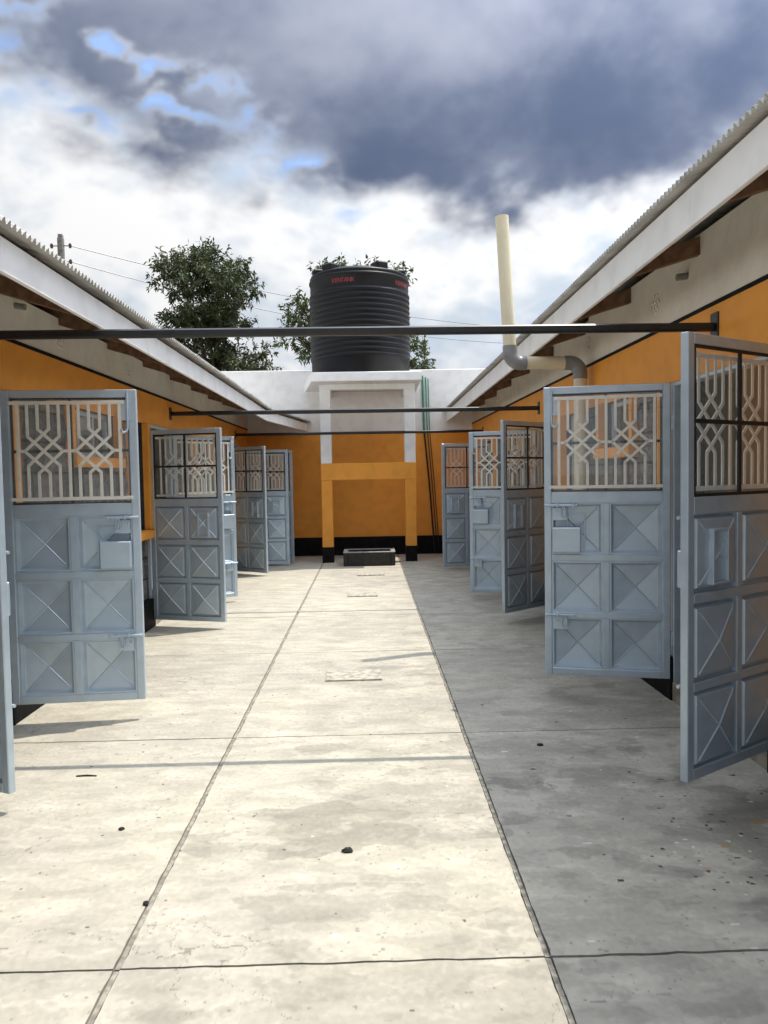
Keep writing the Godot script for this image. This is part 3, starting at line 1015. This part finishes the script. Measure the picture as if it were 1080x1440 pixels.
# ------------------------------------------------------------------ end wall, tank stand, tank
func make_end() -> void:
	var w := thing("end_wall", "orange and white wall closing the courtyard behind the tank stand", "wall", p3(0, 0, DB))
	var st := start()
	box(st, Vector3(-2.6, 0.37, 0), Vector3(2.6, 2.43, -0.2))
	part("orange_face", done(st), mats.orange_paint, w)
	st = start()
	box(st, Vector3(-2.6, -0.05, 0.02), Vector3(2.6, 0.37, -0.2), 0.006)
	part("skirting", done(st), mats.black_paint, w)
	st = start()
	box(st, Vector3(-3.3, 2.455, 0), Vector3(-0.80, 3.71, -0.2), 0.008)
	box(st, Vector3(-0.799, 2.455, 0), Vector3(0.70, 3.27, -0.2), 0.0)
	box(st, Vector3(0.701, 2.455, 0), Vector3(3.3, 3.69, -0.2), 0.008)
	part("white_face", done(st), mats.white_paint, w)
	st = start()
	box(st, Vector3(-2.6, 2.43, 0.008), Vector3(2.6, 2.455, -0.2), 0.002)
	part("dark_line", done(st), mats.black_paint, w)

	var t := thing("tank_stand", "orange and white concrete portal that carries the black water tank", "tank stand", p3(0, 0, 14.15))
	for cx in [-0.755, 0.785]:
		st = start()
		box(st, Vector3(cx - 0.105, -0.03, 0.006), Vector3(cx + 0.105, 0.285, -0.21), 0.006)
		part("column_base", done(st), mats.black_paint, t)
		st = start()
		box(st, Vector3(cx - 0.102, 0.285, 0.0), Vector3(cx + 0.102, 1.52, -0.20), 0.008)
		part("lower_column", done(st), mats.orange_paint, t)
		st = start()
		box(st, Vector3(cx - 0.100, 1.826, -0.006), Vector3(cx + 0.100, 3.17, -0.20), 0.008)
		part("upper_column", done(st), mats.white_paint, t)
		st = start()
		box(st, Vector3(cx - 0.08, 3.15, -0.20), Vector3(cx + 0.08, 3.272, -1.29), 0.006)
		part("side_beam", done(st), mats.white_paint, t)
	st = start()
	box(st, Vector3(-0.860, 1.52, 0.002), Vector3(0.890, 1.826, -0.205), 0.008)
	part("beam", done(st), mats.orange_paint, t)
	st = start()
	box(st, Vector3(-0.862, 3.17, 0.0), Vector3(0.892, 3.273, -0.20), 0.008)
	part("top_beam", done(st), mats.white_paint, t)
	# slab, wider where it meets the wall
	st = start()
	var f := [Vector2(-0.97, 0.40), Vector2(0.99, 0.40), Vector2(1.01, -1.75), Vector2(-1.285, -1.75)]
	var lo := 3.275
	var hi := 3.44
	var c := Vector2(-0.06, -0.7)
	var ring := func(k: float, y: float) -> Array:
		var out := []
		for q in f:
			var v: Vector2 = q + (c - q).normalized() * k
			out.append(Vector3(v.x, y, v.y))
		return out
	var rs := [ring.call(0.012, lo), ring.call(0.0, lo + 0.012), ring.call(0.0, hi - 0.012), ring.call(0.012, hi)]
	for r in 3:
		for k in 4:
			var a: Vector3 = rs[r][k]
			var b: Vector3 = rs[r][(k + 1) % 4]
			quad_out(st, a, b, rs[r + 1][(k + 1) % 4], rs[r + 1][k], (a + b) / 2 - Vector3(c.x, a.y, c.y))
	quad_out(st, rs[3][0], rs[3][1], rs[3][2], rs[3][3], Vector3.UP)
	quad_out(st, rs[0][0], rs[0][1], rs[0][2], rs[0][3], Vector3.DOWN)
	part("slab", done(st), mats.white_paint, t)

	var k := thing("water_tank", "large black ribbed plastic water tank on the white slab", "water tank", p3(-0.095, 3.44, 14.75))
	var prof := [Vector2(0.0, 0.0), Vector2(0.90, 0.0), Vector2(0.925, 0.02), Vector2(0.925, 0.30)]
	var y := 0.30
	for r in 13:        # ribs
		for q in [[0.926, 0.0], [0.943, 0.016], [0.947, 0.036], [0.943, 0.056], [0.926, 0.072], [0.920, 0.084]]:
			prof.append(Vector2(q[0], y + q[1]))
		y += 0.096
	prof.append(Vector2(0.926, 1.560))
	prof.append(Vector2(0.926, 1.720))
	for q in [[0.945, 1.736], [0.948, 1.758], [0.940, 1.782], [0.915, 1.796], [0.925, 1.812], [0.930, 1.830], [0.915, 1.858], [0.86, 1.882], [0.74, 1.925], [0.55, 1.972], [0.36, 2.002], [0.30, 2.006]]:
		prof.append(Vector2(q[0], q[1]))
	st = start(true)
	lathe(st, prof, 72)
	part("tank_body", done(st), mats.tank_plastic, k)
	st = start(true)
	lathe(st, [Vector2(0.30, 1.99), Vector2(0.31, 2.025), Vector2(0.29, 2.045), Vector2(0.15, 2.06), Vector2(0.0, 2.065)], 40)
	part("lid", done(st), mats.tank_plastic, k)
	for a in [-0.74, 0.52, 1.55, 2.65, 3.8, 4.9]:     # lifting lugs round the shoulder
		st = start()
		var bs := Basis(Vector3.UP, a)
		box(st, Vector3(-0.12, 1.80, 0.62), Vector3(0.12, 2.005, 0.880), 0.03, Transform3D(bs, Vector3.ZERO))
		part("lug", done(st), mats.tank_plastic, k)
	var font := SystemFont.new()
	font.font_names = PackedStringArray(["Droid Sans"])
	font.font_weight = 700
	for at in [-0.32, 1.02]:
		var word := "KENTANK"
		for i in word.length():
			var tm := TextMesh.new()
			tm.text = word[i]
			tm.font = font
			tm.font_size = 32
			tm.pixel_size = 0.0034
			tm.depth = 0.004
			var an: float = at + (i - 3.0) * 0.066
			part("letter", tm, mats.red_print, k, Transform3D(Basis(Vector3.UP, an), Vector3(sin(an), 0, cos(an)) * 0.928 + Vector3(0, 1.640, 0)))

	var bx := thing("wash_basin", "low black concrete basin on the floor under the tank stand", "basin", p3(0, 0, 13.52))
	st = start()
	for e in [[-0.455, -0.38, -0.62, 0.0], [0.385, 0.46, -0.62, 0.0]]:
		box(st, Vector3(e[0], -0.01, e[2]), Vector3(e[1], 0.235, e[3]), 0.008)
	box(st, Vector3(-0.379, -0.01, -0.075), Vector3(0.384, 0.235, -0.001), 0.008)
	box(st, Vector3(-0.379, -0.01, -0.619), Vector3(0.384, 0.235, -0.55), 0.008)
	box(st, Vector3(-0.379, -0.01, -0.549), Vector3(0.384, 0.07, -0.076))
	part("trough", done(st), mats.basin_black, bx)
	st = start()
	for e in [[-0.458, -0.378, -0.623, 0.003], [0.383, 0.463, -0.623, 0.003], [-0.377, 0.382, -0.078, 0.002], [-0.377, 0.382, -0.622, -0.548]]:
		box(st, Vector3(e[0], 0.2355, e[2]), Vector3(e[1], 0.252, e[3]), 0.004)
	part("rim", done(st), mats.basin_rim, bx)

	# thin pipes running down the end wall
	var n := 0
	for e in [[1.118, 1.14, 1.325, 0.020], [1.185, 1.205, 1.375, 0.011], [1.235, 1.25, 1.415, 0.009]]:
		var o := thing("water_pipe", ["thick green pipe running down the white end wall", "thin green pipe, middle of three on the end wall", "thin green pipe, rightmost of three on the end wall"][n], "pipe", p3(0, 0, DB - 0.03), "pipes on the end wall")
		st = start()
		tube(st, [Vector3(e[0], 3.56 - 0.03 * n, 0), Vector3(e[1], 2.50, 0)], [e[3]], 10)
		part("upper_pipe", done(st), mats.green_pipe, o)
		st = start()
		tube(st, [Vector3(e[1], 2.505, 0.0), Vector3((e[1] + e[2]) / 2, 1.4, 0.01), Vector3(e[2], 0.0, 0.02)], [e[3] * 0.85], 10)
		part("lower_pipe", done(st), mats.dark_pipe, o)  # lower run of each pipe in a darker colour
		n += 1

# ------------------------------------------------------------------ bars and vent pipe
func make_pipes() -> void:
	var n := 0
	for e in [[4.64, 2.465, 2.455, 0.050, "nearest black bar spanning the courtyard between the walls"], [9.42, 2.385, 2.385, 0.050, "middle black bar spanning the courtyard in front of the tank stand"], [14.02, 2.372, 2.372, 0.048, "farthest black bar spanning the courtyard close to the end wall"]]:
		var o := thing("overhead_bar", e[4], "bar", p3(0, e[1], e[0]), "bars across the courtyard")
		var st := start()
		bar(st, Vector3(XL + 0.008, 0, 0), Vector3(XR - 0.008, e[2] - e[1], 0), e[3], e[3], Vector3.UP, 0.010)
		part("steel_tube", done(st), mats.black_steel, o)
		for x in [XL, XR - 0.010]:
			st = start()
			box(st, Vector3(x, -0.075, -0.05), Vector3(x + 0.010, 0.075, 0.05), 0.002)
			part("flange", done(st), mats.black_steel, o)
		n += 1
	var v := thing("vent_pipe", "tall cream plastic vent pipe with grey elbows rising past the right eave", "pipe", p3(XR, 0, 7.20))
	var r := 0.060
	var xw := -0.11
	var xo := 1.345 - XR
	var st2 := start()
	tube(st2, [Vector3(xw, -0.02, 0), Vector3(xw, 2.50, 0)], [r], 24)
	part("down_pipe", done(st2), mats.cream_pvc, v)
	var arc := func(c: Vector3, rr: float, a0: float, a1: float) -> Array:
		var out := []
		for k in 11:
			var a := lerpf(a0, a1, k / 10.0)
			out.append(c + Vector3(cos(a), sin(a), 0) * rr)
		return out
	st2 = start()
	var e1: Array = arc.call(Vector3(xw - 0.10, 2.515, 0), 0.10, 0.0, PI / 2)
	tube(st2, [e1[0] - Vector3(0, 0.05, 0)] + e1 + [e1[10] - Vector3(0.05, 0, 0)], [r + 0.007], 24)
	part("elbow", done(st2), mats.grey_pvc, v)
	st2 = start()
	tube(st2, [Vector3(xw - 0.10, 2.615, 0), Vector3(xo + 0.10, 2.62, 0)], [r], 24)
	part("cross_pipe", done(st2), mats.cream_pvc, v)
	st2 = start()
	var e2: Array = arc.call(Vector3(xo + 0.10, 2.72, 0), 0.10, -PI / 2, -PI)
	tube(st2, [e2[0] + Vector3(0.05, 0, 0)] + e2 + [e2[10] + Vector3(-0.002, 0.06, 0)], [r + 0.007], 24)
	part("elbow", done(st2), mats.grey_pvc, v)
	st2 = start()
	tube(st2, [Vector3(xo, 2.72, 0), Vector3(1.281 - XR, 3.965, 0)], [r], 28, false)
	tube(st2, [Vector3(xo, 2.72, 0), Vector3(1.281 - XR, 3.965, 0)], [r - 0.005], 28, false)
	part("vent_stack", done(st2), mats.cream_pvc, v)

# ------------------------------------------------------------------ things on the floor
func lump(st: SurfaceTool, r: Vector3, seed_: int) -> void:
	var n := FastNoiseLite.new()
	n.seed = seed_
	n.frequency = 0.9
	var at := func(i: int, j: int) -> Vector3:
		var a := TAU * i / 9.0
		var b := PI * j / 6.0
		var v := Vector3(sin(b) * cos(a), cos(b), sin(b) * sin(a))
		return v * r * (1.0 + 0.5 * n.get_noise_3dv(v * 2.0)) + Vector3(0, r.y * 0.7, 0)
	for i in 9:
		for j in 6:
			quad_out(st, at.call(i, j), at.call(i + 1, j), at.call(i + 1, j + 1), at.call(i, j + 1), at.call(i, j) + at.call(i + 1, j + 1) - Vector3(0, r.y * 1.4, 0))

func make_small() -> void:
	var n := 0
	for e in [[-0.14, 6.08, 0.44, 0.30, "nearest concrete inspection cover set in the middle strip"], [-0.10, 10.22, 0.40, 0.26, "middle concrete inspection cover in the strip of slabs"], [0.02, 12.35, 0.44, 0.26, "farthest concrete inspection cover, before the black basin"]]:
		var st := start()
		box(st, Vector3(-e[2] / 2, -0.012, -e[3] / 2), Vector3(e[2] / 2, 0.014, e[3] / 2), 0.003)
		var o := part(numbered("inspection_cover"), done(st), mats.cover_concrete, self, Transform3D(Basis(Vector3.UP, 0.012), p3(e[0], 0.0, e[1])))
		o.set_meta("label", e[4])
		o.set_meta("category", "drain cover")
		o.set_meta("group", "inspection covers in the floor")
		n += 1
	for e in [[-0.117, 3.205, Vector3(0.026, 0.011, 0.014), "largest dark crumb of debris, alone on the middle slab"], [-1.155, 3.47, Vector3(0.014, 0.008, 0.010), "small dark crumb on the near left slab"], [-1.70, 3.42, Vector3(0.016, 0.012, 0.012), "dark crumb at the left edge of the picture"], [-0.865, 2.84, Vector3(0.012, 0.009, 0.010), "dark crumb beside the left floor joint"], [0.98, 4.42, Vector3(0.020, 0.008, 0.012), "dark chip lying on the shaded right slabs"]]:
		var st := start()
		lump(st, e[2], int(e[0] * 100) + 300)
		var o := part(numbered("crumb"), done(st), mats.debris, self, Transform3D(Basis(), p3(e[0], 0.0, e[1])))
		o.set_meta("label", e[3])
		o.set_meta("category", "debris")
		o.set_meta("group", "crumbs on the courtyard floor")
	var st3 := start()
	tube(st3, [Vector3(-0.055, 0.004, 0), Vector3(0.0, 0.005, -0.004), Vector3(0.055, 0.004, 0.002)], [0.004, 0.005, 0.003], 6)
	var tw := part(numbered("twig"), done(st3), mats.debris, self, Transform3D(Basis(), p3(-1.55, 0, 4.12)))
	tw.set_meta("label", "short dark twig lying on the left slabs")
	tw.set_meta("category", "twig")

# ------------------------------------------------------------------ trees, pole, wires
func limb(st: SurfaceTool, a: Vector3, b: Vector3, r0: float, r1: float, bend: float) -> void:
	var pts := []
	var radii := []
	var side := Vector3(rng.randf_range(-1, 1), 0.2, rng.randf_range(-1, 1)) * bend
	for k in 7:
		var t := k / 6.0
		pts.append(a.lerp(b, t) + side * sin(PI * t))
		radii.append(lerpf(r0, r1, t))
	tube(st, pts, radii, 8, false)

func tree(called: String, label: String, at: Vector3, trunk_h: float, blobs: Array, leaves: int, seed_: int, tone: Color, slim: float, squash: float) -> void:
	for b in blobs:
		b[0] = Vector3(b[0].x * slim, trunk_h + (b[0].y - trunk_h) * squash, b[0].z)
		b[1] = b[1] * Vector3(slim, squash, 1)
	rng.seed = seed_
	var o := thing(called, label, "tree", at, "trees behind the end wall")
	var st := start()
	var fork := Vector3(0.1, trunk_h, 0)
	limb(st, Vector3(0, -0.1, 0), fork, 0.20, 0.13, 0.15)
	var total := 0.0
	for b in blobs:
		total += b[1].x * b[1].y * b[1].z
		limb(st, fork, b[0], 0.09, 0.03, 0.25)
		for k in 5:
			var v := Vector3(rng.randfn(), rng.randfn(), rng.randfn()).normalized()
			limb(st, b[0].lerp(fork, rng.randf() * 0.3), b[0] + v * b[1] * 0.8, 0.03, 0.006, 0.12)
	part("trunk", done(st), mats.bark, o)
	# leaves hang from twigs; twigs fill each lobe unevenly
	var verts := PackedVector3Array()
	var cols := PackedColorArray()
	var nz := FastNoiseLite.new()
	nz.seed = seed_
	nz.frequency = 0.55
	nz.fractal_octaves = 3
	for b in blobs:
		var twigs := int(leaves * (b[1].x * b[1].y * b[1].z) / total / 16.0)
		var made := 0
		var tries := 0
		while made < twigs and tries < twigs * 12:
			tries += 1
			var v := Vector3(rng.randf_range(-1, 1), rng.randf_range(-1, 1), rng.randf_range(-1, 1))
			var r := v.length()
			if r > 1.0:
				continue
			var p: Vector3 = b[0] + v * b[1]
			if nz.get_noise_3dv(p * 1.7) < -0.02 + 0.30 * (r - 0.75):
				continue
			made += 1
			var dir := (v.normalized() * 0.8 + Vector3(rng.randfn() * 0.5, 0.35 + rng.randfn() * 0.4, rng.randfn() * 0.5)).normalized()
			var len := rng.randf_range(0.20, 0.42)
			var shade := rng.randf_range(0.65, 1.35)
			for k in 16:
				var q := p + dir * len * (k / 15.0) + Vector3(rng.randfn(), rng.randfn(), rng.randfn()) * 0.015
				var ld := (dir * 0.5 + Vector3(rng.randfn(), rng.randfn() - 0.45, rng.randfn()) * 0.75).normalized()
				var wd := ld.cross(Vector3(rng.randfn(), rng.randfn(), rng.randfn())).normalized()
				var nd := ld.cross(wd)
				var ll := rng.randf_range(0.11, 0.20)
				var ww := ll * rng.randf_range(0.13, 0.19)
				var m := q + ld * ll * 0.45
				var tip := q + ld * ll + Vector3(0, -0.02, 0)
				var e0 := m + wd * ww + nd * ww * 0.45
				var e1 := m - wd * ww + nd * ww * 0.45
				verts.append_array(PackedVector3Array([q, e0, m, m, e0, tip, q, m, e1, m, tip, e1]))
				var c := Color(tone.r * shade * rng.randf_range(0.8, 1.25), tone.g * shade * rng.randf_range(0.85, 1.2), tone.b * shade)
				for j in 12:
					cols.append(c)
	var arr := []
	arr.resize(Mesh.ARRAY_MAX)
	arr[Mesh.ARRAY_VERTEX] = verts
	arr[Mesh.ARRAY_COLOR] = cols
	var mesh := ArrayMesh.new()
	mesh.add_surface_from_arrays(Mesh.PRIMITIVE_TRIANGLES, arr)
	part("crown", mesh, mats.leaf, o)

func make_beyond() -> void:
	# blobs: centre and half sizes, from the tree's foot
	tree("leafy_tree", "dense dark tree standing alone above the left roof", p3(-4.85, -0.06, 24.0), 4.4,
		[[Vector3(-0.85, 7.95, 0.2), Vector3(0.95, 0.85, 1.0)], [Vector3(0.05, 8.3, -0.3), Vector3(0.9, 0.75, 0.9)], [Vector3(0.75, 7.6, 0.2), Vector3(1.05, 0.95, 1.1)], [Vector3(-0.35, 6.7, 0.0), Vector3(1.1, 0.95, 1.1)], [Vector3(0.55, 6.3, 0.1), Vector3(1.0, 0.85, 1.0)], [Vector3(-0.2, 5.5, -0.2), Vector3(0.9, 0.6, 0.9)], [Vector3(1.55, 5.3, 0.0), Vector3(0.95, 0.55, 0.9)], [Vector3(1.0, 4.75, 0.0), Vector3(1.0, 0.5, 0.9)]],
		21000, 21, Color(0.060, 0.082, 0.034), 0.84, 0.93)
	tree("leafy_tree", "open tree half hidden behind the black water tank", p3(-0.25, -0.06, 23.0), 4.2,
		[[Vector3(-1.15, 7.9, 0.0), Vector3(0.42, 0.5, 0.6)], [Vector3(-1.45, 6.75, 0.1), Vector3(0.55, 0.65, 0.7)], [Vector3(-1.55, 5.9, 0.0), Vector3(0.6, 0.4, 0.6)], [Vector3(-0.4, 8.05, 0.2), Vector3(0.7, 0.4, 0.7)], [Vector3(0.65, 8.1, 0.0), Vector3(0.45, 0.42, 0.6)], [Vector3(1.15, 7.75, 0.1), Vector3(0.4, 0.55, 0.6)], [Vector3(0.3, 6.6, 0.0), Vector3(1.1, 1.0, 1.0)], [Vector3(1.5, 5.45, 0.0), Vector3(0.62, 0.55, 0.7)], [Vector3(1.62, 4.75, 0.0), Vector3(0.5, 0.42, 0.6)]],
		10000, 22, Color(0.082, 0.112, 0.044), 1.0, 0.84)
	var a := p3(-9.6, 0, 25.0)
	var b := p3(14.6, 0, 41.0)
	var n := 0
	for e in [[a, 9.40, "grey concrete power pole top showing over the left roof"], [b, 9.40, "concrete power pole hidden behind the right roof"]]:
		var o := thing("power_pole", e[2], "pole", e[0] - Vector3(0, 0.06, 0), "power poles")
		var st := start()
		var h: float = e[1] + 0.06
		for q in [[0.0, h - 0.12, 0.085], [h - 0.1201, h, 0.07]]:
			box(st, Vector3(-q[2], q[0], -q[2]), Vector3(q[2], q[1], q[2]), 0.012)
		part("shaft", done(st), mats.pole_concrete, o)
		for y in [h - 0.36, h - 0.86]:
			for s in [-1.0, 1.0]:
				st = start()
				tube(st, [Vector3(0, y, 0), Vector3(s * 0.30, y, 0.0)], [0.016], 8)
				tube(st, [Vector3(s * 0.29, y - 0.07, 0), Vector3(s * 0.29, y, 0), Vector3(s * 0.29, y + 0.07, 0)], [0.035, 0.055, 0.035], 12)
				part("insulator", done(st), mats.porcelain, o)
		n += 1
	for k in 2:
		var h := 9.04 - 0.5 * k
		var pts := []
		for i in 41:
			var t := i / 40.0
			var p := a.lerp(b, t) + Vector3(0.29 * (1.0 - t), h, 0)
			p.y -= (0.85 + 0.25 * k) * 4.0 * t * (1.0 - t)
			pts.append(p)
		var st := start()
		tube(st, pts, [0.014], 6, false)
		var o := part(numbered("power_line"), done(st), mats.wire, self)
		o.set_meta("label", ["upper power wire running from the pole past the tree", "lower power wire running from the pole past the tree"][k])
		o.set_meta("category", "wire")
		o.set_meta("group", "power wires")

# ------------------------------------------------------------------
func _ready() -> void:
	var cam := Camera3D.new()
	cam.name = "camera"
	cam.position = Vector3(0, 1.6, 0)
	cam.rotation_degrees = Vector3(-2.75, -1.16, -1.0)
	cam.fov = 67.28
	cam.near = 0.05
	cam.far = 900.0
	add_child(cam)
	cam.current = true
	var env := Environment.new()
	env.background_mode = Environment.BG_SKY
	var sky := Sky.new()
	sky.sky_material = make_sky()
	env.sky = sky
	env.background_energy_multiplier = 1.0
	env.tonemap_mode = Environment.TONE_MAPPER_LINEAR
	env.tonemap_exposure = 2.4
	env.sdfgi_enabled = true
	env.ssao_enabled = true
	env.ssil_enabled = true
	var we := WorldEnvironment.new()
	we.name = "environment"
	we.environment = env
	add_child(we)
	var sun := DirectionalLight3D.new()
	sun.name = "sun"
	sun.light_energy = 0.60
	sun.light_color = Color(1.0, 0.965, 0.90)
	sun.light_angular_distance = 0.5
	sun.shadow_enabled = true
	add_child(sun)
	sun.basis = Basis.looking_at(-SUN_TO.normalized(), Vector3.FORWARD)
	print("sky ", Time.get_ticks_msec())
	make_materials()
	make_floor()
	print("floor ", Time.get_ticks_msec())
	make_buildings()
	make_end()
	make_pipes()
	make_beyond()
	make_small()
	print("done ", Time.get_ticks_msec())
